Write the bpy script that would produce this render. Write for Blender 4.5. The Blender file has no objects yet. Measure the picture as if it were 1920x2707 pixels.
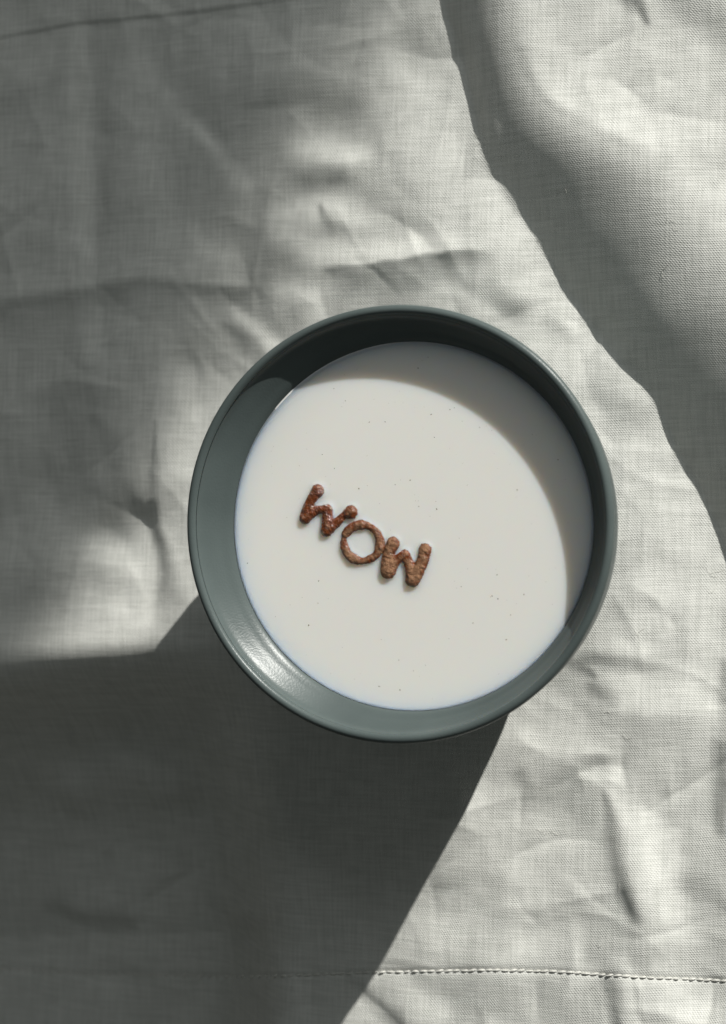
import bpy, bmesh, math, random
import numpy as np
from mathutils import Vector, noise

random.seed(7)
rng = np.random.default_rng(11)
scene = bpy.context.scene
COL = scene.collection
MM = 0.001

# ------------------------------------------------------------------ camera
TAU = math.radians(16.0)           # lean of the camera away from straight down, towards +x
H_RIM = 78 * MM                    # rim height of the bowl above the cloth
FPX = 5820.0                       # focal length in pixels of a 1920 x 2707 frame
ZRIM = 0.750                       # distance along the lens axis to the rim centre
fwd = np.array([-math.sin(TAU), 0, -math.cos(TAU)])
rgt = np.array([math.cos(TAU), 0, -math.sin(TAU)])
upv = np.array([0, 1.0, 0])
CAM = np.array([0, 0, H_RIM]) - ZRIM * fwd - (81 / FPX) * ZRIM * rgt + (32 / FPX) * ZRIM * upv
cd = bpy.data.cameras.new('camera')
cam = bpy.data.objects.new('camera', cd)
COL.objects.link(cam)
cam.location = CAM
from mathutils import Matrix
cam.rotation_euler = Matrix(((rgt[0], upv[0], -fwd[0]), (rgt[1], upv[1], -fwd[1]), (rgt[2], upv[2], -fwd[2]))).to_euler()
cd.sensor_fit = 'VERTICAL'
cd.sensor_height = 36
cd.lens = FPX / 2707 * 36
cd.clip_start = 0.01
cd.clip_end = 50
cd.dof.use_dof = True
cd.dof.focus_distance = ZRIM + 0.033
cd.dof.aperture_fstop = 8.0
scene.camera = cam

# ------------------------------------------------------------------ light
SUN_EL = math.radians(22.5)
SUN_AZ = math.radians(55.0)        # measured from +x (right) towards +y (up in the picture)
SDIR = np.array([math.cos(SUN_AZ), math.sin(SUN_AZ)])
LVEC = Vector((math.cos(SUN_EL) * SDIR[0], math.cos(SUN_EL) * SDIR[1], math.sin(SUN_EL)))
world = bpy.data.worlds.new('World')
scene.world = world
world.use_nodes = True
bg = world.node_tree.nodes['Background']
bg.inputs[0].default_value = (0.93, 1.0, 0.95, 1)
bg.inputs[1].default_value = 0.067
sd = bpy.data.lights.new('sun', 'SUN')
sd.energy = 4.9
sd.angle = math.radians(0.55)
sd.color = (1.0, 0.985, 0.93)
sun = bpy.data.objects.new('sun', sd)
COL.objects.link(sun)
sun.rotation_euler = LVEC.to_track_quat('Z', 'Y').to_euler()
sun.location = LVEC * 3
wl = bpy.data.lights.new('fill_light', 'AREA')  # soft fill added in place of window skylight, for relief in the shade
wl.shape = 'RECTANGLE'; wl.size = 1.3; wl.size_y = 1.1
wl.energy = 6.2
wl.color = (.95, 1.0, 1.0)
wlo = bpy.data.objects.new('fill_light', wl)
COL.objects.link(wlo)
wlo.location = (SDIR[0] * 1.5 - .3, SDIR[1] * 1.5 + .2, 1.25)
wlo.rotation_euler = Vector(wlo.location).to_track_quat('Z', 'Y').to_euler()
scene.view_settings.view_transform = 'Standard'
scene.view_settings.look = 'None'
scene.view_settings.exposure = 0.0
scene.view_settings.gamma = 1.0
scene.view_settings.use_curve_mapping = False
scene.render.engine = 'CYCLES'


# ------------------------------------------------------------------ helpers
def project(x, y, z):
    """world metres -> pixel of the 1624 x 2290 view of the photograph (numpy arrays allowed)"""
    dx, dy, dz = x - CAM[0], y - CAM[1], z - CAM[2]
    d = dx * fwd[0] + dy * fwd[1] + dz * fwd[2]
    u = 960 + FPX * (dx * rgt[0] + dy * rgt[1] + dz * rgt[2]) / d
    v = 1353.5 - FPX * dy / d
    return u * 1624 / 1920, v * 1624 / 1920


def at(px, py, z=0.0):
    """point of the level plane at height z seen at pixel (1624 wide view)"""
    u = (px * 1920 / 1624 - 960) / FPX
    v = (1353.5 - py * 1920 / 1624) / FPX
    d = fwd + u * rgt + v * upv
    t = (z - CAM[2]) / d[2]
    p = CAM + t * d
    return np.array([p[0], p[1]])


def link(name, me, mat=None, parent=None, smooth=True):
    o = bpy.data.objects.new(name, me)
    COL.objects.link(o)
    if mat is not None and not me.materials:
        me.materials.append(mat)
    if parent is not None:
        o.parent = parent
    if smooth:
        me.polygons.foreach_set('use_smooth', np.ones(len(me.polygons), dtype=bool))
    return o


def tag(o, label, cat=None, group=None, kind=None):
    if label: o['label'] = label
    if cat: o['category'] = cat
    if group: o['group'] = group
    if kind: o['kind'] = kind
    return o


def empty(name, loc):
    o = bpy.data.objects.new(name, None)
    o.empty_display_size = 0.02
    COL.objects.link(o)
    o.location = loc
    return o


def grid_mesh(name, V, nu, nv, wrap=False):
    """V: (nu*nv,3) rows of nv; quads between rows; wrap closes the v direction"""
    i = np.arange(nu - 1)[:, None]
    j = np.arange(nv if wrap else nv - 1)[None, :]
    j2 = (j + 1) % nv
    F = np.stack([i * nv + j, (i + 1) * nv + j, (i + 1) * nv + j2, i * nv + j2], -1).reshape(-1, 4)
    me = bpy.data.meshes.new(name)
    me.vertices.add(len(V))
    me.vertices.foreach_set('co', np.ascontiguousarray(V, dtype=np.float32).ravel())
    me.loops.add(F.size)
    me.loops.foreach_set('vertex_index', F.astype(np.int32).ravel())
    me.polygons.add(len(F))
    me.polygons.foreach_set('loop_start', np.arange(0, F.size, 4, dtype=np.int32))
    me.update(calc_edges=True)
    me.validate()
    return me


def smooth01(t):
    t = np.clip(t, 0, 1)
    return t * t * (3 - 2 * t)


def seg_dist(X, Y, pts, ws):
    """distance to a polyline in units of its local half width"""
    best = np.full(X.shape, 1e9)
    for (x0, y0), (x1, y1), wa, wb in zip(pts[:-1], pts[1:], ws[:-1], ws[1:]):
        dx, dy = x1 - x0, y1 - y0
        t = np.clip(((X - x0) * dx + (Y - y0) * dy) / (dx * dx + dy * dy + 1e-9), 0, 1)
        d = np.hypot(X - x0 - t * dx, Y - y0 - t * dy) / (wa + (wb - wa) * t)
        best = np.minimum(best, d)
    return best


def vnoise(shape, cells, seed):
    """smooth value noise on an array, cells = (rows, cols)"""
    r = np.random.default_rng(seed)
    g = r.uniform(-1, 1, (cells[0] + 3, cells[1] + 3))
    yy = np.linspace(0, cells[0], shape[0], endpoint=False)
    xx = np.linspace(0, cells[1], shape[1], endpoint=False)
    yi, xi = yy.astype(int), xx.astype(int)
    fy, fx = smooth01(yy - yi)[:, None], smooth01(xx - xi)[None, :]
    a = g[np.ix_(yi, xi)]; b = g[np.ix_(yi, xi + 1)]
    c = g[np.ix_(yi + 1, xi)]; d = g[np.ix_(yi + 1, xi + 1)]
    return (a * (1 - fx) + b * fx) * (1 - fy) + (c * (1 - fx) + d * fx) * fy


# ------------------------------------------------------------------ materials
def new_mat(name):
    m = bpy.data.materials.new(name)
    m.use_nodes = True
    nt = m.node_tree
    return m, nt, nt.nodes['Principled BSDF']


def nd(nt, t, **kw):
    n = nt.nodes.new(t)
    for k, v in kw.items():
        setattr(n, k, v)
    return n


def math_node(nt, op, a=None, b=None):
    n = nd(nt, 'ShaderNodeMath', operation=op)
    for i, v in enumerate((a, b)):
        if v is None: continue
        if isinstance(v, (int, float)): n.inputs[i].default_value = v
        else: nt.links.new(v, n.inputs[i])
    return n.outputs[0]


def linen_material():
    m, nt, P = new_mat('linen')
    L = nt.links.new
    co = nd(nt, 'ShaderNodeTexCoord').outputs['Object']
    warp = nd(nt, 'ShaderNodeTexNoise')
    warp.inputs['Scale'].default_value = 28
    warp.inputs['Detail'].default_value = 2
    L(co, warp.inputs['Vector'])
    wv = nd(nt, 'ShaderNodeVectorMath', operation='SUBTRACT')
    L(warp.outputs['Color'], wv.inputs[0]); wv.inputs[1].default_value = (.5, .5, .5)
    ws = nd(nt, 'ShaderNodeVectorMath', operation='SCALE')
    L(wv.outputs[0], ws.inputs[0]); ws.inputs['Scale'].default_value = 0.0035
    wa = nd(nt, 'ShaderNodeVectorMath', operation='ADD')
    L(co, wa.inputs[0]); L(ws.outputs[0], wa.inputs[1])
    sep = nd(nt, 'ShaderNodeSeparateXYZ')
    L(wa.outputs[0], sep.inputs[0])
    px, py = 0.00050, 0.00063
    sx = math_node(nt, 'SINE', math_node(nt, 'MULTIPLY', sep.outputs[0], math.pi / px))
    sy = math_node(nt, 'SINE', math_node(nt, 'MULTIPLY', sep.outputs[1], math.pi / py))
    weave = math_node(nt, 'ADD', math_node(nt, 'MULTIPLY', sx, sy), math_node(nt, 'MULTIPLY', math_node(nt, 'ABSOLUTE', sy), 1.1))
    wn = nd(nt, 'ShaderNodeTexNoise')
    wn.inputs['Scale'].default_value = 260
    wn.inputs['Detail'].default_value = 3
    L(co, wn.inputs['Vector'])
    weave = math_node(nt, 'MULTIPLY', weave, math_node(nt, 'SUBTRACT', math_node(nt, 'MULTIPLY', wn.outputs['Fac'], 2.6), .3))
    # uneven yarn: long thin streaks along both thread directions
    def streak(sc, seed):
        mp = nd(nt, 'ShaderNodeMapping')
        mp.inputs['Scale'].default_value = sc
        mp.inputs['Location'].default_value = (seed, seed * 2, 0)
        L(co, mp.inputs[0])
        n = nd(nt, 'ShaderNodeTexNoise')
        n.inputs['Scale'].default_value = 1
        n.inputs['Detail'].default_value = 3
        n.inputs['Roughness'].default_value = .6
        L(mp.outputs[0], n.inputs['Vector'])
        return n.outputs['Fac']
    sv = streak((1100, 55, 55), 3.1)
    sh = streak((60, 900, 60), 7.7)
    slub = math_node(nt, 'ADD', sv, sh)
    fuzz = nd(nt, 'ShaderNodeTexNoise')
    fuzz.inputs['Scale'].default_value = 1500
    fuzz.inputs['Detail'].default_value = 3
    L(co, fuzz.inputs['Vector'])
    h = math_node(nt, 'ADD', math_node(nt, 'MULTIPLY', weave, 0.42),
                  math_node(nt, 'ADD', math_node(nt, 'MULTIPLY', slub, .85),
                            math_node(nt, 'MULTIPLY', fuzz.outputs['Fac'], 0.5)))
    b = nd(nt, 'ShaderNodeBump')
    b.inputs['Strength'].default_value = 1.0
    b.inputs['Distance'].default_value = 0.000125
    L(h, b.inputs['Height'])
    L(b.outputs[0], P.inputs['Normal'])
    # colour: undyed linen, a little uneven from thread to thread
    cr = nd(nt, 'ShaderNodeValToRGB')
    cr.color_ramp.elements[0].position = .62
    cr.color_ramp.elements[0].color = (.60, .605, .57, 1)
    cr.color_ramp.elements[1].position = 1.38
    cr.color_ramp.elements[1].position = 1.0
    cr.color_ramp.elements[1].color = (.74, .74, .705, 1)
    L(math_node(nt, 'MULTIPLY', slub, 0.82), cr.inputs[0])
    L(cr.outputs[0], P.inputs['Base Color'])
    P.inputs['Roughness'].default_value = .85
    P.inputs['Specular IOR Level'].default_value = .2
    P.inputs['Sheen Weight'].default_value = .12
    P.inputs['Sheen Roughness'].default_value = .5
    return m


def thread_material():
    m, nt, P = new_mat('cotton_thread')
    n = nd(nt, 'ShaderNodeTexNoise')
    n.inputs['Scale'].default_value = 1800
    co = nd(nt, 'ShaderNodeTexCoord')
    nt.links.new(co.outputs['Object'], n.inputs['Vector'])
    b = nd(nt, 'ShaderNodeBump')
    b.inputs['Distance'].default_value = .0002
    nt.links.new(n.outputs['Fac'], b.inputs['Height'])
    nt.links.new(b.outputs[0], P.inputs['Normal'])
    P.inputs['Base Color'].default_value = (.66, .65, .61, 1)
    P.inputs['Roughness'].default_value = .8
    return m


def glaze_material():
    m, nt, P = new_mat('grey_glaze')
    L = nt.links.new
    co = nd(nt, 'ShaderNodeTexCoord').outputs['Object']
    n = nd(nt, 'ShaderNodeTexNoise')
    n.inputs['Scale'].default_value = 30
    n.inputs['Detail'].default_value = 5
    L(co, n.inputs['Vector'])
    cr = nd(nt, 'ShaderNodeValToRGB')
    cr.color_ramp.elements[0].position = .3
    cr.color_ramp.elements[0].color = (.080, .100, .099, 1)
    cr.color_ramp.elements[1].position = .7
    cr.color_ramp.elements[1].color = (.104, .128, .126, 1)
    L(n.outputs['Fac'], cr.inputs[0])
    L(cr.outputs[0], P.inputs['Base Color'])
    g = nd(nt, 'ShaderNodeTexNoise')
    g.inputs['Scale'].default_value = 1400
    g.inputs['Detail'].default_value = 2
    L(co, g.inputs['Vector'])
    b = nd(nt, 'ShaderNodeBump')
    b.inputs['Strength'].default_value = .6
    b.inputs['Distance'].default_value = .00008
    L(g.outputs['Fac'], b.inputs['Height'])
    L(b.outputs[0], P.inputs['Normal'])
    P.inputs['Roughness'].default_value = .31
    P.inputs['IOR'].default_value = 1.33
    return m


def milk_material():
    m, nt, P = new_mat('milk')
    P.inputs['Base Color'].default_value = (.885, .873, .836, 1)
    P.inputs['Subsurface Weight'].default_value = 1.0
    P.inputs['Subsurface Radius'].default_value = (1.0, .78, .58)
    P.inputs['Subsurface Scale'].default_value = .0072
    P.inputs['Roughness'].default_value = .06
    P.inputs['IOR'].default_value = 1.35
    return m


def speck_material():
    m, nt, P = new_mat('spice')
    P.inputs['Base Color'].default_value = (.13, .09, .05, 1)
    P.inputs['Roughness'].default_value = .6
    return m


def cereal_material():
    m, nt, P = new_mat('chocolate_cereal')
    L = nt.links.new
    co = nd(nt, 'ShaderNodeTexCoord').outputs['Object']
    at_ = nd(nt, 'ShaderNodeAttribute', attribute_name='wet')
    n = nd(nt, 'ShaderNodeTexNoise')
    n.inputs['Scale'].default_value = 900
    n.inputs['Detail'].default_value = 6
    n.inputs['Roughness'].default_value = .7
    L(co, n.inputs['Vector'])
    wet = nd(nt, 'ShaderNodeMath', operation='ADD', use_clamp=True)
    L(at_.outputs['Fac'], wet.inputs[0])
    L(math_node(nt, 'MULTIPLY', math_node(nt, 'SUBTRACT', n.outputs['Fac'], .5), 1.1), wet.inputs[1])
    dry = nd(nt, 'ShaderNodeValToRGB')
    dry.color_ramp.elements[0].position = .3
    dry.color_ramp.elements[0].color = (.17, .075, .034, 1)
    dry.color_ramp.elements[1].position = .7
    dry.color_ramp.elements[1].color = (.41, .22, .118, 1)
    L(n.outputs['Fac'], dry.inputs[0])
    wc = nd(nt, 'ShaderNodeValToRGB')
    wc.color_ramp.elements[0].position = .3
    wc.color_ramp.elements[0].color = (.07, .016, .004, 1)
    wc.color_ramp.elements[1].position = .75
    wc.color_ramp.elements[1].color = (.27, .064, .010, 1)
    L(n.outputs['Fac'], wc.inputs[0])
    mix = nd(nt, 'ShaderNodeMix', data_type='RGBA')
    L(wet.outputs[0], mix.inputs['Factor'])
    L(dry.outputs[0], mix.inputs['A']); L(wc.outputs[0], mix.inputs['B'])
    L(mix.outputs['Result'], P.inputs['Base Color'])
    rr = nd(nt, 'ShaderNodeMapRange')
    L(wet.outputs[0], rr.inputs[0])
    rr.inputs['To Min'].default_value = .8
    rr.inputs['To Max'].default_value = .14
    L(rr.outputs[0], P.inputs['Roughness'])
    b = nd(nt, 'ShaderNodeBump')
    b.inputs['Strength'].default_value = .9
    b.inputs['Distance'].default_value = .00045
    L(n.outputs['Fac'], b.inputs['Height'])
    L(b.outputs[0], P.inputs['Normal'])
    L(wet.outputs[0], P.inputs['Coat Weight'])
    P.inputs['Coat Roughness'].default_value = .07
    P.inputs['Coat IOR'].default_value = 1.6
    n2 = nd(nt, 'ShaderNodeTexNoise')
    n2.inputs['Scale'].default_value = 700
    n2.inputs['Detail'].default_value = 1
    L(co, n2.inputs['Vector'])
    b2 = nd(nt, 'ShaderNodeBump')
    b2.inputs['Distance'].default_value = .0016
    L(n2.outputs['Fac'], b2.inputs['Height'])
    L(b2.outputs[0], P.inputs['Coat Normal'])
    return m


def plain_material(name, col, rough=.8, scale=20):
    m, nt, P = new_mat(name)
    n = nd(nt, 'ShaderNodeTexNoise')
    n.inputs['Scale'].default_value = scale
    n.inputs['Detail'].default_value = 6
    cr = nd(nt, 'ShaderNodeValToRGB')
    cr.color_ramp.elements[0].color = tuple(c * .85 for c in col) + (1,)
    cr.color_ramp.elements[1].color = tuple(min(1, c * 1.1) for c in col) + (1,)
    nt.links.new(n.outputs['Fac'], cr.inputs[0])
    nt.links.new(cr.outputs[0], P.inputs['Base Color'])
    P.inputs['Roughness'].default_value = rough
    return m


M_LINEN = linen_material()
M_THREAD = thread_material()
M_GLAZE = glaze_material()
M_MILK = milk_material()
M_SPECK = speck_material()
M_CEREAL = cereal_material()

# ------------------------------------------------------------------ tablecloth
# A crumpled height field. Each fold is described by how far its flank leans to or from the
# window light; the slopes are then integrated into one continuous sheet.
STEP = 0.75 * MM
cx0, cy0 = at(812, 1145)
GX = np.arange(cx0 - 0.215, cx0 + 0.215, STEP)
GY = np.arange(cy0 - 0.265, cy0 + 0.265, STEP)
NX, NY = len(GX), len(GY)
X, Y = np.meshgrid(GX, GY)                       # rows = y
PX, PY = project(X, Y, 0 * X)
FLAT = math.sin(SUN_EL)
# the folds wander: warp the layout a little so that no crease runs straight
PX0, PY0 = PX, PY
PX = PX + 16 * vnoise(X.shape, (16, 13), 21) + 5 * vnoise(X.shape, (45, 38), 22) + 2 * vnoise(X.shape, (130, 110), 23)
PY = PY + 16 * vnoise(X.shape, (16, 13), 31) + 5 * vnoise(X.shape, (45, 38), 32) + 2 * vnoise(X.shape, (130, 110), 33)
PATCHY = np.clip(vnoise(X.shape, (40, 34), 41) * 1.4 + .3, -1, 1)
I = np.full(X.shape, 0.37)
I += 0.09 * vnoise(I.shape, (9, 7), 2) + 0.10 * vnoise(I.shape, (19, 16), 6) + 0.07 * vnoise(I.shape, (34, 28), 7)


def stroke(pts, width, val, soft=1.0, amount=1.0):
    """fold flank along a polyline: half width and softness in view pixels"""
    global I
    ws = list(width) if isinstance(width, (list, tuple)) else [width] * len(pts)
    m = max(ws) * (1 + soft) + 30
    xs = [p[0] for p in pts]; ys = [p[1] for p in pts]
    ok = (PX > min(xs) - m) & (PX < max(xs) + m) & (PY > min(ys) - m) & (PY < max(ys) + m)
    if not ok.any(): return
    r = np.where(ok.any(1))[0]; c = np.where(ok.any(0))[0]
    sl = (slice(r[0], r[-1] + 1), slice(c[0], c[-1] + 1))
    d = seg_dist(PX[sl], PY[sl], pts, ws)
    w = 1 - smooth01((d - (1 - soft)) / (2 * soft + 1e-6))
    w = w * amount * (0.72 + 0.28 * PATCHY[sl])
    I[sl] = I[sl] * (1 - w) + val * w


def band(left, right, val, softl, softr, amount=1.0):
    """flank between two roughly vertical polylines given as x over y"""
    global I
    xl = np.interp(PY, [p[1] for p in left], [p[0] for p in left])
    xr = np.interp(PY, [p[1] for p in right], [p[0] for p in right])
    w = smooth01((PX - xl + softl) / (2 * softl)) * smooth01((xr - PX + softr) / (2 * softr))
    I = I * (1 - w * amount) + val * w * amount


def crease(pts, bright, dark, wb, wd, fade=60, edge=5):
    """sharp fold line running across: lit flank above it, shaded flank below, both dying out"""
    global I
    xs = [p[0] for p in pts]; ys = [p[1] for p in pts]
    dv = PY - np.interp(PX, xs, ys)
    ends = smooth01((PX - xs[0]) / fade) * smooth01((xs[-1] - PX) / fade)
    up = np.exp(-np.maximum(-dv, 0) / wb) * (1 - smooth01((dv + edge) / (2 * edge))) * ends * .85
    dn = np.exp(-(np.maximum(dv, 0) / wd) ** 1.6) * smooth01((dv + edge) / (2 * edge)) * ends
    I = I * (1 - up) + bright * up
    I = I * (1 - dn) + dark * dn


# right of the big ridge: leaning to the light
edgeL = [(940, -200), (985, 0), (1010, 100), (1030, 150), (1060, 270), (1080, 370), (1130, 450), (1190, 530), (1230, 590),
         (1290, 700), (1380, 810), (1430, 860), (1480, 950), (1520, 1030), (1560, 1100), (1595, 1180), (1630, 1300),
         (1690, 1450), (1760, 1600), (1800, 1750), (1850, 1850), (1900, 2000), (2000, 2400)]
edgeR = [(1040, -200), (1075, 0), (1090, 110), (1150, 230), (1255, 325), (1385, 400), (1440, 500), (1500, 570), (1540, 650),
         (1600, 690), (1680, 720), (1780, 900), (1850, 1500), (2050, 2400)]
farR = [(3000, -400), (3000, 3000)]
band(edgeR, farR, 0.53, 60, 60)
# left of the ridge: flat to slightly facing the light
bandL = [(p[0] - 260, p[1]) for p in edgeL]
band(bandL, edgeL, 0.50, 150, 20)
stroke([(1230, 260), (1330, 330), (1450, 400), (1600, 440)], 60, 0.74, 1.0)
stroke([(1180, 60), (1260, 200), (1400, 260), (1624, 300)], 60, 0.70, 1.0, .6)
stroke([(1150, 140), (1210, 270)], 25, 0.42, 1.0)
stroke([(1405, -30), (1440, 20), (1465, 60)], [26, 16, 6], 0.12, 1.0)
stroke([(1530, 10), (1640, 90)], 34, 0.34, 1.0)
stroke([(1480, 130), (1560, 180)], 40, 0.55, 1.0)
stroke([(1440, 500), (1530, 520), (1624, 500)], 40, 0.62, 1.0)
# the shaded flank itself
xl_ = np.interp(PY, [p[1] for p in edgeL], [p[0] for p in edgeL])
xr_ = np.interp(PY, [p[1] for p in edgeR], [p[0] for p in edgeR])
tr_ = (PX - xl_) / (xr_ - xl_ + 40)
flank = np.interp(tr_, [-1, 0, .35, .7, 1.0, 1.3, 9], [-.04, -.04, -.02, .06, .24, .52, .52])
w = smooth01((PX - xl_ + 9) / 18) * (1 - smooth01((tr_ - 1.0) / .45))
I = I * (1 - w) + flank * w
RIDGE = w
stroke([(1545, 620), (1640, 640)], 40, 0.26, 1.0)
stroke([(1500, 600), (1540, 690)], 16, 0.25, 1.0)

# between the big ridge and the bowl
stroke([(1000, 320), (1060, 420), (1150, 540)], 45, 0.62, 1.0)
stroke([(900, 130), (960, 260), (960, 330)], 50, 0.58, 1.0)
stroke([(930, 60), (950, 130)], 34, 0.24, 1.0)
stroke([(870, 300), (920, 420)], 26, 0.40, 1.0)
stroke([(760, 255), (840, 230)], 26, 0.62, 1.0)
stroke([(690, 335), (800, 345)], 32, 0.80, 1.0)
stroke([(690, 395), (770, 395), (820, 430)], 26, 0.12, 1.0)
stroke([(820, 380), (900, 470), (930, 520)], 24, 0.38, 1.0)
stroke([(650, 480), (720, 460), (800, 470)], 34, 0.74, 1.0)
stroke([(715, 455), (735, 510)], [6, 16], 0.18, 1.0)
stroke([(640, 520), (700, 560), (760, 550)], 30, 0.72, 1.0)
stroke([(760, 560), (870, 548), (1000, 545)], 26, 0.70, 1.0)
# crease above the bowl, its lower flank turned from the light
crease([(715, 588), (760, 586), (830, 583), (880, 577), (960, 567), (1040, 566), (1120, 580)], 0.62, 0.10, 26, 52)
stroke([(730, 600), (775, 612), (820, 622)], [10, 24, 10], 0.08, 1.0)
stroke([(900, 620), (1000, 620), (1080, 660), (1140, 690)], 26, 0.20, 1.0)
stroke([(990, 640), (1080, 690)], 14, 0.46, 1.0)
stroke([(640, 640), (700, 660)], 32, 0.78, 1.0)
stroke([(520, 700), (570, 750), (620, 780)], [10, 20, 18], 0.66, 1.0)
stroke([(500, 740), (540, 775), (575, 815)], [8, 20, 22], 0.10, 1.0)
stroke([(590, 690), (620, 730)], 22, 0.25, 1.0)
stroke([(1180, 640), (1240, 700), (1330, 800)], 30, 0.62, 1.0)
stroke([(1210, 720), (1260, 760)], 18, 0.36, 1.0)
# right of the bowl
stroke([(1340, 880), (1400, 920), (1440, 950)], 40, 0.22, 1.0)
stroke([(1400, 850), (1460, 960)], 25, 0.46, 1.0)
stroke([(1420, 1020), (1520, 1150), (1570, 1300)], 45, 0.60, 1.0)
stroke([(1400, 1060), (1420, 1180)], 30, 0.42, 1.0)
stroke([(1470, 1330), (1540, 1360), (1560, 1420)], 50, 0.64, 1.0)
stroke([(1360, 1200), (1370, 1330)], 40, 0.40, 1.0)
stroke([(1240, 1462), (1290, 1500), (1325, 1528)], [12, 16, 5], 0.04, 1.0)
stroke([(1310, 1478), (1370, 1490), (1440, 1492)], 17, 0.10, .9)
stroke([(1320, 1555), (1360, 1570)], 16, 0.16, 1.0)
stroke([(1390, 1440), (1450, 1460)], 20, 0.62, 1.0)
stroke([(1400, 1540), (1500, 1540), (1550, 1560)], 40, 0.66, 1.0)
stroke([(1600, 1480), (1612, 1600), (1616, 1700), (1622, 1850)], [10, 18, 22, 14], 0.12, 1.0)
stroke([(1180, 1660), (1280, 1690), (1350, 1740)], 36, 0.58, 1.0)
stroke([(1240, 1735), (1330, 1720)], 22, 0.34, 1.0)
stroke([(1170, 1740), (1180, 1790)], 14, 0.26, 1.0)
# lower right
stroke([(1338, 1785), (1362, 1840), (1372, 1920), (1392, 1990), (1420, 2050)], [6, 18, 22, 22, 16], 0.04, 1.0)
stroke([(1360, 1780), (1400, 1840)], 16, 0.62, 1.0)
stroke([(1440, 1840), (1480, 1960), (1500, 2080)], 48, 0.76, 1.0)
stroke([(1560, 1980), (1624, 2040)], 26, 0.28, 1.0)
stroke([(1440, 1780), (1520, 1830), (1600, 1900)], 14, 0.42, 1.0)
stroke([(1180, 1850), (1260, 1900), (1290, 1980)], 44, 0.54, 1.0)
stroke([(1090, 1975), (1150, 2000)], 20, 0.34, 1.0)
stroke([(1260, 2000), (1310, 2060)], 16, 0.34, 1.0)
stroke([(1310, 2130), (1400, 2120), (1420, 2150)], 20, 0.30, 1.0)
stroke([(1000, 2080), (1150, 2120), (1250, 2110)], 40, 0.60, 1.0)
stroke([(1345, 2190), (1370, 2240), (1390, 2310)], 26, 0.16, 1.0)
stroke([(1480, 2200), (1560, 2260)], 40, 0.80, 1.0)
stroke([(1200, 2210), (1250, 2270)], 24, 0.36, 1.0)
stroke([(900, 2220), (980, 2260)], 30, 0.62, 1.0)
stroke([(785, 2195), (850, 2255), (920, 2330)], [8, 18, 26], 0.0, 1.0)
# left of the bowl
stroke([(240, 840), (330, 860), (420, 830)], 50, 0.36, 1.0)
stroke([(400, 860), (430, 960), (420, 1060)], 30, 0.80, 1.0)
stroke([(300, 960), (345, 1060), (365, 1150)], 26, 0.40, 1.0)
stroke([(225, 930), (270, 1020), (330, 1120), (362, 1185)], [14, 24, 22, 6], 0.06, 1.0)
stroke([(180, 900), (180, 1050), (250, 1150)], 60, 0.02, 1.0)
stroke([(362, 960), (372, 1060), (372, 1180), (378, 1300), (375, 1480)], [4, 10, 14, 15, 12], 0.10, 1.0)
stroke([(368, 1140), (383, 1250), (396, 1350), (402, 1490)], [8, 18, 30, 40], 0.04, 1.0)
stroke([(230, 1225), (270, 1250), (320, 1300)], 34, 0.80, 1.0)
stroke([(340, 1210), (345, 1300), (335, 1450)], 18, 0.48, 1.0)
stroke([(200, 1310), (300, 1320)], 26, 0.36, 1.0)
stroke([(100, 1400), (200, 1380), (300, 1420)], 44, 0.52, 1.0)
stroke([(0, 1450), (150, 1450), (250, 1460)], 34, 0.56, 1.0)
stroke([(0, 1330), (60, 1360), (100, 1300)], 50, 0.15, 1.0)
crease([(-200, 1515), (-40, 1508), (120, 1502), (250, 1493), (400, 1485), (540, 1472)], 0.46, -0.05, 30, 50)
w = smooth01((PY - 1500 + (PX - 200) * .04) / 30) * (1 - smooth01((PY - 1800) / 160)) * (1 - smooth01((PX - 380) / 200))
I = I * (1 - w) - 0.02 * w
# creases in the shaded parts
stroke([(170, 60), (180, 300), (195, 560), (215, 800)], 20, 0.70, .8)
stroke([(225, 120), (240, 350), (235, 520)], 18, 0.22, .8)
stroke([(300, 150), (330, 330), (350, 540)], 34, 0.62, 1.0)
stroke([(390, 150), (470, 300), (560, 400)], 30, 0.24, 1.0)
stroke([(360, 220), (480, 330), (560, 420)], 16, 0.66, 1.0)
stroke([(560, 260), (680, 220), (800, 250)], 40, 0.16, 1.0)
crease([(-100, 690), (0, 680), (160, 655), (330, 640), (600, 638)], 0.62, 0.05, 40, 40, 60, 16)
stroke([(430, 520), (470, 560), (520, 560)], 18, 0.66, 1.0)
stroke([(0, 230), (120, 200)], 26, 0.25, 1.0)
stroke([(90, 1760), (230, 1720), (330, 1760)], 40, 0.62, 1.0)
stroke([(-20, 2085), (60, 2105), (180, 2130)], 20, -0.10, .9)
stroke([(330, 1880), (300, 2000), (250, 2080)], 40, 0.62, 1.0)
stroke([(470, 2010), (520, 1985), (560, 1930)], 13, 0.20, 1.0)
stroke([(420, 2090), (520, 2100), (600, 2060)], 22, 0.18, 1.0)
stroke([(100, 2230), (220, 2250), (290, 2280)], 24, 0.2, 1.0)

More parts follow.
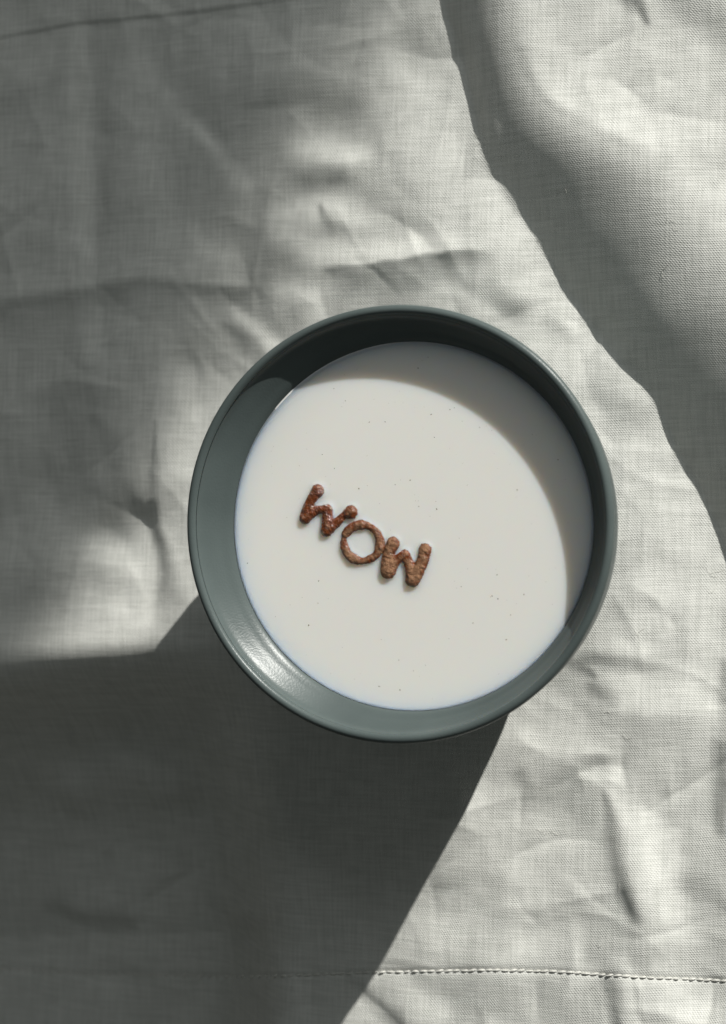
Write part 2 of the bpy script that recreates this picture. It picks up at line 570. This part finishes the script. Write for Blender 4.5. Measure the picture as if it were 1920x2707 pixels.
# many small tapering creases, crossing each other as in cloth that was folded and crushed
rc = np.random.default_rng(77)
CALM = np.clip((I < 0.04) * .7 + RIDGE * .8 + (1 - smooth01((np.abs(PY - 1480) - 60) / 60)) * (PX < 640), 0, .95)
for k in range(420):
    x0, y0 = rc.uniform(-60, 1690), rc.uniform(-60, 2350)
    a = rc.choice([rc.normal(1.5, .25), rc.normal(0.1, .25), rc.normal(.85, .3), rc.uniform(0, 3.14)])
    ln = rc.uniform(35, 150) * (1.6 if k % 7 == 0 else 1)
    wd = rc.uniform(8, 32) * (1.5 if k % 7 == 0 else 1)
    am = rc.uniform(.05, .16) * rc.choice([-1, 1])
    cut = ln + 4 * wd
    ok = (np.abs(PX - x0) < cut) & (np.abs(PY - y0) < cut)
    if not ok.any(): continue
    r = np.where(ok.any(1))[0]; c = np.where(ok.any(0))[0]
    sl = (slice(r[0], r[-1] + 1), slice(c[0], c[-1] + 1))
    dx, dy = PX[sl] - x0, PY[sl] - y0
    u = dx * math.cos(a) + dy * math.sin(a)
    v = -dx * math.sin(a) + dy * math.cos(a) + rc.uniform(-.0025, .0025) * u * u
    w_ = wd * (1 - .55 * np.clip(u / ln, -1, 1))
    fade = np.clip(1 - (u / ln) ** 2, 0, 1) ** 1.5
    prof = np.tanh(v / 3.0) * np.exp(-np.abs(v) / w_)
    I[sl] += am * prof * fade * (1 - CALM[sl])
# small uneven waves everywhere
I += 0.04 * vnoise(I.shape, (26, 22), 3) + 0.04 * vnoise(I.shape, (60, 50), 4) + 0.03 * vnoise(I.shape, (150, 120), 5)
I = 0.40 + (I - 0.40) * 1.05
I = np.clip(I, -0.12, 0.88)
# nothing steep below the bowl's foot
rb = np.hypot(X, Y)
wflat = 1 - smooth01((rb - 0.045) / 0.03)
I = I * (1 - wflat) + FLAT * wflat

slope = -np.tan(np.arcsin(I) - SUN_EL)            # rise of the sheet towards the light
pad = 200
S = np.pad(slope, pad, mode='edge')
win = np.ones(S.shape)
ry = smooth01(np.minimum(np.arange(S.shape[0]), np.arange(S.shape[0])[::-1]) / pad)
rx = smooth01(np.minimum(np.arange(S.shape[1]), np.arange(S.shape[1])[::-1]) / pad)
S = (S - S.mean()) * ry[:, None] * rx[None, :]
ky = 2 * np.pi * np.fft.fftfreq(S.shape[0], STEP)[:, None]
kx = 2 * np.pi * np.fft.fftfreq(S.shape[1], STEP)[None, :]
ks = kx * SDIR[0] + ky * SDIR[1]
kt = -kx * SDIR[1] + ky * SDIR[0]
LAM, MU = 0.035, 9.0 ** 2
Hk = np.conj(1j * ks) * np.fft.fft2(S) / (ks ** 2 + LAM * kt ** 2 + MU)
HZ = np.real(np.fft.ifft2(Hk))[pad:-pad, pad:-pad]
base = HZ[rb < 0.04].mean()
HZ = HZ - base
HZ = HZ * (1 - wflat) + np.minimum(HZ, 0) * .3 * wflat
# keep the sheet clear of the bowl's side
clear = np.where(rb < 0.085, np.maximum(0, (rb - 0.040)) * 0.9, 1.0)
HZ = np.minimum(HZ, clear)

# broad rolls of the cloth are smooth: iron the fine crumple out of the ridge's flank and the lower left fold
def blurred(A, sig):
    P_ = np.pad(A, 60, mode='edge')
    fy = np.fft.fftfreq(P_.shape[0], STEP)[:, None]; fx = np.fft.fftfreq(P_.shape[1], STEP)[None, :]
    return np.real(np.fft.ifft2(np.fft.fft2(P_) * np.exp(-2 * (np.pi * sig) ** 2 * (fx ** 2 + fy ** 2))))[60:-60, 60:-60]


wr = smooth01((tr_ - .12) / .25) * (1 - smooth01((tr_ - 1.15) / .5))
HZ = HZ * (1 - wr) + blurred(HZ, .0055) * wr
wf = smooth01((PY0 - 1330) / 90) * (1 - smooth01((PY0 - 1560) / 100)) * (1 - smooth01((PX0 - 460) / 120))
HZ = HZ * (1 - wf) + blurred(HZ, .007) * wf
# hem: doubled cloth below the seam, a pinched line along it
# the cloth drops off beyond the level crease at lower left
PX, PY = PX0, PY0
dd = PY - 1490 + (PX - 200) * .04
drop = (0.024 * smooth01((dd + 60) / 220) + np.clip(dd - 40, 0, 620) / 620 * 0.038) * (1 - smooth01((PX - 330) / 330))
HZ -= drop
PX, PY = project(X, Y, HZ)
seam = [(-300, 2150), (0, 2166), (120, 2172), (200, 2176), (360, 2180), (520, 2184), (680, 2180), (830, 2174), (980, 2171),
        (1100, 2169), (1240, 2172), (1330, 2178), (1450, 2186), (1560, 2190), (1624, 2193), (1950, 2200)]
sy_ = np.interp(PX, [p[0] for p in seam], [p[1] for p in seam])
dm = (PY - sy_)                                    # view pixels, + is below the seam
HZ += 0.0002 * smooth01(dm / 30) - 0.0005 * np.exp(-(dm / 5.0) ** 2)
# upper left: edge of a second hem lying under, with its own crease
top = [(-300, 150), (0, 86), (160, 56), (300, 42), (460, 25), (640, 0), (900, -40), (2000, -200)]
ty_ = np.interp(PX, [p[0] for p in top], [p[1] for p in top])
dt = ty_ - PY
HZ += 0.0008 * smooth01((dt + 4) / 10) * (1 - smooth01((PX - 560) / 300))

V = np.stack([X, Y, HZ], -1).reshape(-1, 3)
me = grid_mesh('tablecloth', V, NY, NX)
me.flip_normals()
cloth = link('tablecloth', me, M_LINEN)
tag(cloth, 'crumpled off-white woven linen cloth with a stitched hem, spread under the bowl', 'tablecloth')


def cloth_z(x, y):
    i = int(np.clip(round((y - GY[0]) / STEP), 0, NY - 1))
    j = int(np.clip(round((x - GX[0]) / STEP), 0, NX - 1))
    return float(HZ[i, j])


# hem stitches, one small raised loop of thread each
def stitch_mesh():
    nu, nv = 9, 8
    vs = []
    for a in range(nu):
        t = a / (nu - 1)
        x = (t - .5) * 3.0
        r = .50 * math.sin(math.pi * min(max(t, .04), .96)) ** .55
        zc = .22 * math.sin(math.pi * t)
        for b in range(nv):
            q = 2 * math.pi * b / nv
            vs.append((x * MM, (math.cos(q) * r + (t - .5) * .55) * MM, (zc + math.sin(q) * r * .8) * MM))
    return grid_mesh('stitch', np.array(vs), nu, nv, wrap=True)


stitch_me = stitch_mesh()
stitch_me.materials.append(M_THREAD)
px_ = -30.0
k = 0
while px_ < 1660:
    py_ = float(np.interp(px_, [p[0] for p in seam], [p[1] for p in seam]))
    z = 0.0
    for _ in range(30):
        w = at(px_, py_, z)
        z = .5 * z + .5 * cloth_z(w[0], w[1])
    z = cloth_z(w[0], w[1])
    o = link('stitch', stitch_me, None, cloth)
    o.location = (w[0], w[1], z + .16 * MM)
    o.rotation_euler = (random.uniform(-.3, .3), random.uniform(-.1, .1), random.uniform(-.12, .12))
    o.scale = (random.uniform(.85, 1.1), random.uniform(.8, 1.15), random.uniform(.8, 1.2))
    px_ += 18.2 * random.uniform(.9, 1.1)

# loose lint lying on the weave
def tube(pts, rad, nv=5):
    vs = []
    n = len(pts)
    for i, p in enumerate(pts):
        a = Vector(pts[max(i - 1, 0)]); b = Vector(pts[min(i + 1, n - 1)])
        d = (b - a).normalized()
        s = d.orthogonal().normalized(); t = d.cross(s)
        for q in range(nv):
            ang = 2 * math.pi * q / nv
            v = Vector(p) + (s * math.cos(ang) + t * math.sin(ang)) * rad
            vs.append(v[:])
    return vs, n, nv


lv, lf = [], []
for (lx, ly, ln, cnt) in [(1425, 1090, 3, 2), (1425, 1650, 5, 1), (1395, 1960, 6, 2), (1230, 1870, 5, 3), (820, 395, 5, 2), (1355, 1580, 4, 1),
                          (1065, 300, 7, 2), (1340, 2110, 4, 1), (1235, 1250, 3, 1), (1410, 1400, 5, 2), (672, 470, 5, 2), (1320, 1330, 4, 2),
                          (1270, 450, 5, 2), (1480, 610, 4, 2), (1345, 2210, 3, 2), (1600, 1290, 8, 3), (1500, 510, 4, 3), (1290, 1885, 3, 2)]:
    for c in range(cnt):
        w = at(lx + random.uniform(-18, 18), ly + random.uniform(-18, 18))
        a = random.uniform(0, 6.28); x, y = w; pts = []
        for s_ in range(8):
            z = cloth_z(x, y)
            pts.append((x, y, z + (.08 + .16 * math.sin(s_ / 7 * 3.14)) * MM))
            a += random.uniform(-.7, .7)
            x += math.cos(a) * ln * MM * .1; y += math.sin(a) * ln * MM * .1
        vs, n, nv = tube(pts, .04 * MM)
        o0 = len(lv)
        lv += vs
        for i in range(n - 1):
            for q in range(nv):
                lf.append((o0 + i * nv + q, o0 + i * nv + (q + 1) % nv, o0 + (i + 1) * nv + (q + 1) % nv, o0 + (i + 1) * nv + q))
lm = bpy.data.meshes.new('lint'); lm.from_pydata(lv, [], lf); lm.update()
lint = link('lint', lm, M_THREAD)
tag(lint, 'tiny pale lint fibres scattered on the linen', 'lint', kind='stuff')

# ------------------------------------------------------------------ table below and the added sheet that shades the cloth
zt = float(HZ.min()) - .004
bm = bmesh.new()
bmesh.ops.create_cube(bm, size=1)
for v in bm.verts:
    v.co = (v.co.x * 2.6 + .4, v.co.y * 2.6 + .6, zt - .03 + (v.co.z - .5) * .04 + .03)
tm = bpy.data.meshes.new('table_top'); bm.to_mesh(tm); bm.free()
table = link('table_top', tm, plain_material('table_wood', (.40, .33, .25), .6), smooth=False)
tag(table, 'table top under the linen cloth', kind='structure')

# unseen sheer sheet added out of frame to cast the soft upper-left shade
p0 = at(935, 690)
nl = np.array([-SDIR[1], SDIR[0]])
nw, nh = 240, 120
vs = []
for a in range(nh):
    for b in range(nw):
        t = b / (nw - 1)
        sway = .02 * math.sin(t * 46) + .008 * math.sin(t * 113 + a * .02)
        q = p0 + SDIR * (2.5 + sway) + nl * (t * .95 + .006 * math.sin(a * .13))
        vs.append((q[0], q[1], zt + .002 + a / (nh - 1) * 1.7))
cm_ = grid_mesh('shade_sheet', np.array(vs), nh, nw)
cmat, cnt, cP = new_mat('sheer_shade_sheet')
cP.inputs['Base Color'].default_value = (.7, .7, .68, 1)
cP.inputs['Roughness'].default_value = .9
ctr = nd(cnt, 'ShaderNodeBsdfTransparent')
cmx = nd(cnt, 'ShaderNodeMixShader')
cat_ = nd(cnt, 'ShaderNodeAttribute', attribute_name='sheer')
cnt.links.new(cat_.outputs['Fac'], cmx.inputs[0])
cnt.links.new(cP.outputs[0], cmx.inputs[1])
cnt.links.new(ctr.outputs[0], cmx.inputs[2])
cnt.links.new(cmx.outputs[0], cnt.nodes['Material Output'].inputs['Surface'])
tt_ = np.linspace(0, .95, nw)[None, :]
mott = 1 + .75 * vnoise((nh, nw), (11, 13), 91) + .45 * vnoise((nh, nw), (24, 30), 92)
den = .024 * mott + .90 / (1 + np.exp((tt_ - .059 - .022 * (mott - 1)) / .0075))  # see-through amount shaped to set where the shade fades and mottles
den = np.clip(den, .03, .95).astype(np.float32)
cm_.attributes.new('sheer', 'FLOAT', 'POINT').data.foreach_set('value', den.ravel())
shade_sheet = link('shade_sheet', cm_, cmat)
tag(shade_sheet, 'unseen pale sheer sheet added out of frame to shade the upper left', kind='structure')

# ------------------------------------------------------------------ bowl
DEPTH = 11.4
Z_MILK = H_RIM - DEPTH * MM
R_MILK = 63.4
ECC = 2.9
ECY = -0.8
NSEG = 256


def lathe(name, prof, mat, parent, closed=False):
    """prof: list of (radius mm, height mm)"""
    vs = []
    P = prof + [prof[0]] if closed else prof
    for r, z in P:
        # the thrown wall is a touch off-centre below the rim
        t = float(smooth01((78 - z) / 13.0))
        ox = ECC * t
        for s in range(NSEG):
            a = 2 * math.pi * s / NSEG
            wob = 1 + .0012 * math.sin(2 * a + .7) + .0008 * math.sin(3 * a)
            vs.append(((r * wob * math.cos(a) * 1.005 + ox) * MM, (r * wob * math.sin(a) + ECY * t) * MM, z * MM))
    me = grid_mesh(name, np.array(vs), len(P), NSEG, wrap=True)
    return link(name, me, mat, parent)


def curve_pts(ctrl, n):
    """Catmull-Rom through control points"""
    P = [ctrl[0]] + list(ctrl) + [ctrl[-1]]
    out = []
    for i in range(1, len(P) - 2):
        for k in range(n):
            t = k / n
            a, b, c_, d = (np.array(P[i + j - 1], float) for j in range(4))
            out.append(tuple(.5 * ((2 * b) + (c_ - a) * t + (2 * a - 5 * b + 4 * c_ - d) * t * t + (3 * b - a - 3 * c_ + d) * t ** 3)))
    out.append(tuple(ctrl[-1]))
    return out


bowl = empty('bowl', (0, 0, 0))
tag(bowl, 'round grey-green glazed ceramic bowl filled with milk on the linen', 'bowl')
inner = curve_pts([(71.9, 76.0), (70.7, 73.8), (67.2, 70.4), (63.45, 66.5), (60.2, 57), (56.5, 44), (50, 30), (40, 18), (26, 12.0), (10, 10.2), (.05, 10.0)], 8)
outer = curve_pts([(36.0, 6.0), (46, 9.5), (56, 19), (63, 34), (67.5, 50), (71.2, 64), (73.4, 72), (74.2, 75.4)], 8)
under = [(.05, 5.5), (30, 5.5), (31, 5.6), (36.0, 6.0)]
wall_in = lathe('inner_wall', inner, M_GLAZE, bowl)
wall_out = lathe('outer_wall', under + outer, M_GLAZE, bowl)
# the lip: a rounded roll, with a fine ledge on its inner side
lip = [(74.2, 75.3)]
for q in range(0, 13):
    a = math.radians(-20 + q * 16.0)
    lip.append((73.35 + 1.65 * math.cos(a), 76.35 + 1.65 * math.sin(a)))
lip += [(71.75, 76.6), (71.85, 76.2), (72.05, 75.9), (71.95, 75.3)]
lathe('rim', lip, M_GLAZE, bowl)
lathe('foot_ring', [(31, 5.8), (31.2, .6), (31.8, .05), (34.2, .05), (35.2, .6), (36.0, 6.2)], M_GLAZE, bowl)

# ------------------------------------------------------------------ cereal letters (strokes: x, y in a 1624-wide close-up, radius)
def crop_to_world(x, y):
    sx, sy = 750 + x / 3.777, 1240 + y / 3.777
    return at(sx * 1624 / 1920, sy * 1624 / 1920, Z_MILK)


W1 = [[(342, 218, 63), (320, 245, 52), (275, 315, 47), (245, 390, 52), (218, 490, 57)],
      [(218, 490, 57), (255, 450, 58), (330, 410, 42), (390, 405, 40), (440, 405, 52)],
      [(440, 405, 50), (440, 480, 52), (445, 560, 60), (432, 612, 62)],
      [(432, 612, 58), (490, 560, 55), (550, 520, 42), (605, 468, 34), (675, 430, 64)]]
O_ = [[(785 + 183 * math.cos(t) * (1 + .03 * math.sin(2 * t)), 737 + 180 * math.sin(t), 40 + 7 * math.sin(3 * t + 1) + 4 * math.sin(7 * t))
       for t in np.linspace(0, 2 * math.pi, 25)]]
W2 = [[(1095, 745, 64), (1060, 830, 55), (1040, 920, 62), (1045, 1020, 72)],
      [(1045, 1020, 70), (1090, 950, 55), (1150, 890, 42), (1215, 852, 46)],
      [(1215, 852, 46), (1250, 930, 46), (1275, 1010, 56), (1292, 1100, 72)],
      [(1292, 1100, 70), (1340, 1020, 62), (1390, 920, 56), (1415, 805, 60)]]
PXMM = None
a0 = crop_to_world(0, 0); a1 = crop_to_world(0, 1000)
UNIT = abs(a0[1] - a1[1]) / 1000                   # metres per close-up pixel


def densify(strokes):
    out = []
    for s in strokes:
        for (x0, y0, r0), (x1, y1, r1) in zip(s[:-1], s[1:]):
            L_ = math.hypot(x1 - x0, y1 - y0)
            n = max(2, int(L_ / 9))
            for k in range(n + 1):
                t = k / n
                w = crop_to_world(x0 + (x1 - x0) * t, y0 + (y1 - y0) * t)
                out.append((w[0], w[1], (r0 + (r1 - r0) * t) * UNIT * 1.15))
    return out


_b = bmesh.new()
bmesh.ops.create_icosphere(_b, subdivisions=2, radius=1.0)
_b.verts.index_update()
ICO_V = [v.co[:] for v in _b.verts]
ICO_F = [[v.index for v in f.verts] for f in _b.faces]
_b.free()


def letter(name, strokes, label, wetness, seed):
    blobs = densify(strokes)
    bx = sum(b[0] for b in blobs) / len(blobs); by = sum(b[1] for b in blobs) / len(blobs)
    tv, tf = [], []
    for (x, y, r) in blobs:
        zc = random.uniform(-.1, .1) * MM
        o0 = len(tv)
        tv += [(x - bx + v[0] * r, y - by + v[1] * r, zc + v[2] * r * .62) for v in ICO_V]
        tf += [tuple(o0 + i for i in f) for f in ICO_F]
    tmp = bpy.data.meshes.new('tmp'); tmp.from_pydata(tv, [], tf); tmp.update()
    ob = bpy.data.objects.new('tmp', tmp); COL.objects.link(ob)
    md = ob.modifiers.new('r', 'REMESH'); md.mode = 'VOXEL'; md.voxel_size = .17 * MM
    sm = ob.modifiers.new('s', 'SMOOTH'); sm.iterations = 4; sm.factor = .5
    dg = bpy.context.evaluated_depsgraph_get()
    me = bpy.data.meshes.new_from_object(ob.evaluated_get(dg))
    bpy.data.objects.remove(ob); bpy.data.meshes.remove(tmp)
    wet = np.zeros(len(me.vertices))
    me.update()
    n_ = len(me.vertices)
    C0 = np.empty(n_ * 3, dtype=np.float32); N0 = np.empty(n_ * 3, dtype=np.float32)
    me.vertices.foreach_get('co', C0); me.vertices.foreach_get('normal', N0)
    C0 = C0.reshape(-1, 3); N0 = N0.reshape(-1, 3)
    off = Vector((seed, seed * 1.7, 0))
    amp = np.empty(n_)
    for i in range(n_):
        p = Vector(C0[i].tolist()) / MM
        amp[i] = noise.noise((p + off) * .75) * .20 + noise.noise((p + off) * 2.1) * .11 + noise.noise((p + off) * 4.5) * .07
        w = 1.55 - p.z / .86 + noise.noise((p - off) * .55) * .9 + wetness
        wet[i] = min(1, max(0, w))
    C0 = C0 + N0 * (amp * MM * .85)[:, None]
    me.vertices.foreach_set('co', C0.astype(np.float32).ravel())
    me.update()
    at_ = me.attributes.new('wet', 'FLOAT', 'POINT')
    at_.data.foreach_set('value', wet.astype(np.float32))
    me.name = name
    for p in me.polygons: p.use_smooth = True
    me.materials.clear(); me.materials.append(M_CEREAL)
    o = bpy.data.objects.new(name, me); COL.objects.link(o)
    o.location = (bx, by, Z_MILK + .12 * MM)
    tag(o, label, 'cereal')
    return blobs


ALL = []
ALL += letter('cereal_letter', W1, 'brown cereal letter W with ball-tipped arms, wettest, leftmost in the milk', .95, 3.0)
ALL += letter('cereal_letter', O_, 'brown ring-shaped cereal letter O floating between the two Ws', .05, 9.0)
ALL += letter('cereal_letter', W2, 'chunky dry brown cereal letter W, rightmost in the milk', .08, 17.0)

# ------------------------------------------------------------------ milk
nr, ns = 210, 520
rad = np.concatenate([[.02], np.linspace(.5, 61.5, 180), np.linspace(61.8, R_MILK + .35, nr - 181)])
ang = np.linspace(0, 2 * np.pi, ns, endpoint=False)
RR, AA = np.meshgrid(rad, ang, indexing='ij')
wob = 1 + .0012 * np.sin(2 * AA + .7) + .0008 * np.sin(3 * AA)
mx = (RR * wob * np.cos(AA) * 1.005 + ECC * float(smooth01(DEPTH / 13))) * MM
my = (RR * wob * np.sin(AA) + ECY * float(smooth01(DEPTH / 13))) * MM
mz = np.full(mx.shape, 0.0)
mz += .65 * MM * np.exp(-(R_MILK + .35 - RR) / .9)             # meniscus along the wall
dl = np.full(mx.shape, 1.0)
for (x, y, r) in ALL:
    dl = np.minimum(dl, np.hypot(mx - x, my - y) - r * .90)
mz += .38 * MM * np.exp(-np.maximum(dl, 0) / (.6 * MM))      # and round the letters
MV = np.stack([mx, my, mz], -1).reshape(-1, 3)
mm_ = grid_mesh('milk', MV, nr, ns, wrap=True)
bm = bmesh.new(); bm.from_mesh(mm_)
bm.verts.ensure_lookup_table()
bmesh.ops.contextual_create(bm, geom=[bm.verts[i] for i in range(ns)])
# close the body of milk: down the wall to the bottom of the bowl
low = [(61.6, -4), (58.8, -11), (55.5, -23), (49, -37), (39, -49), (25, -54.4), (8, -56)]
prev = [bm.verts[(nr - 1) * ns + i] for i in range(ns)]
for r, z in low:
    cur = []
    for a in ang:
        cur.append(bm.verts.new(((r * math.cos(a) * 1.005 + ECC) * MM, (r * math.sin(a) + ECY) * MM, z * MM)))
    for i in range(ns):
        bm.faces.new((prev[i], prev[(i + 1) % ns], cur[(i + 1) % ns], cur[i]))
    prev = cur
bm.faces.new(prev)
bmesh.ops.recalc_face_normals(bm, faces=bm.faces[:])
bm.to_mesh(mm_); bm.free()
milk = link('milk', mm_, M_MILK)
milk.location = (0, 0, Z_MILK)
tag(milk, 'smooth white milk with tiny spice specks filling the grey bowl', 'milk')

# spice specks floating in the milk
sv_, sf_ = [], []
r2 = random.Random(5)
def speck(x, y, s):
    n = 6
    o0 = len(sv_)
    sv_.append((x, y, .10 * MM))
    e = r2.uniform(.6, 1.4); t0 = r2.uniform(0, 6)
    for q in range(n):
        a = 2 * math.pi * q / n
        rr = s * r2.uniform(.7, 1.2)
        ux, uy = rr * math.cos(a) * e, rr * math.sin(a) / e
        sv_.append((x + ux * math.cos(t0) - uy * math.sin(t0), y + ux * math.sin(t0) + uy * math.cos(t0), -.03 * MM))
    for q in range(n):
        sf_.append((o0, o0 + 1 + q, o0 + 1 + (q + 1) % n))
known = [(880, 715, .34, 480, 1380), (458, 285, .30, 480, 1380), (1370, 1138, .30, 480, 1380), (1512, 1162, .30, 480, 1380), (950, 408, .26, 480, 1380),
         (1505, 955, .24, 480, 1380), (945, 562, .2, 480, 1380), (730, 815, .3, 1060, 1380), (852, 503, .3, 1060, 1380), (672, 532, .3, 1060, 1380),
         (632, 512, .28, 1060, 1380), (418, 447, .26, 1060, 1380), (500, 700, .26, 1060, 1380), (760, 643, .24, 1060, 1380), (666, 366, .26, 1060, 1380),
         (210, 827, .28, 1060, 780), (370, 780, .2, 1060, 780), (340, 793, .24, 1060, 780), (545, 917, .2, 1060, 780), (232, 985, .2, 1060, 780),
         (805, 1350, .28, 1060, 780), (248, 1482, .3, 1060, 780), (125, 1464, .22, 1060, 780), (65, 1282, .26, 1060, 780), (120, 505, .3, 1060, 780),
         (188, 430, .2, 1060, 780), (1228, 1340, .36, 480, 780), (1300, 880, .26, 480, 780), (1410, 877, .24, 480, 780), (1135, 733, .22, 480, 780),
         (1055, 648, .22, 480, 780), (1583, 1283, .28, 480, 780), (1480, 1313, .2, 480, 780), (1060, 1200, .2, 480, 780), (975, 1104, .2, 480, 780),
         (550, 983, .24, 480, 780), (1088, 1140, .24, 1060, 780)]
for (x, y, s, ox, oy) in known:
    w = at((ox + x / 2.619) * 1624 / 1920, (oy + y / 2.619) * 1624 / 1920, Z_MILK)
    speck(w[0], w[1], s * MM)
for i in range(150):
    a = r2.uniform(0, 6.283); r = 62 * math.sqrt(r2.random())
    x, y = r * math.cos(a) * MM + ECC * MM, r * math.sin(a) * MM
    if min(math.hypot(x - b[0], y - b[1]) - b[2] for b in ALL) < .002: continue
    speck(x, y, r2.uniform(.06, .15) * MM)
sm_ = bpy.data.meshes.new('spice_specks'); sm_.from_pydata(sv_, [], sf_); sm_.update()
sp = link('spice_specks', sm_, M_SPECK, milk)
tag(sp, 'dark brown spice specks dotted over the milk', kind='stuff')
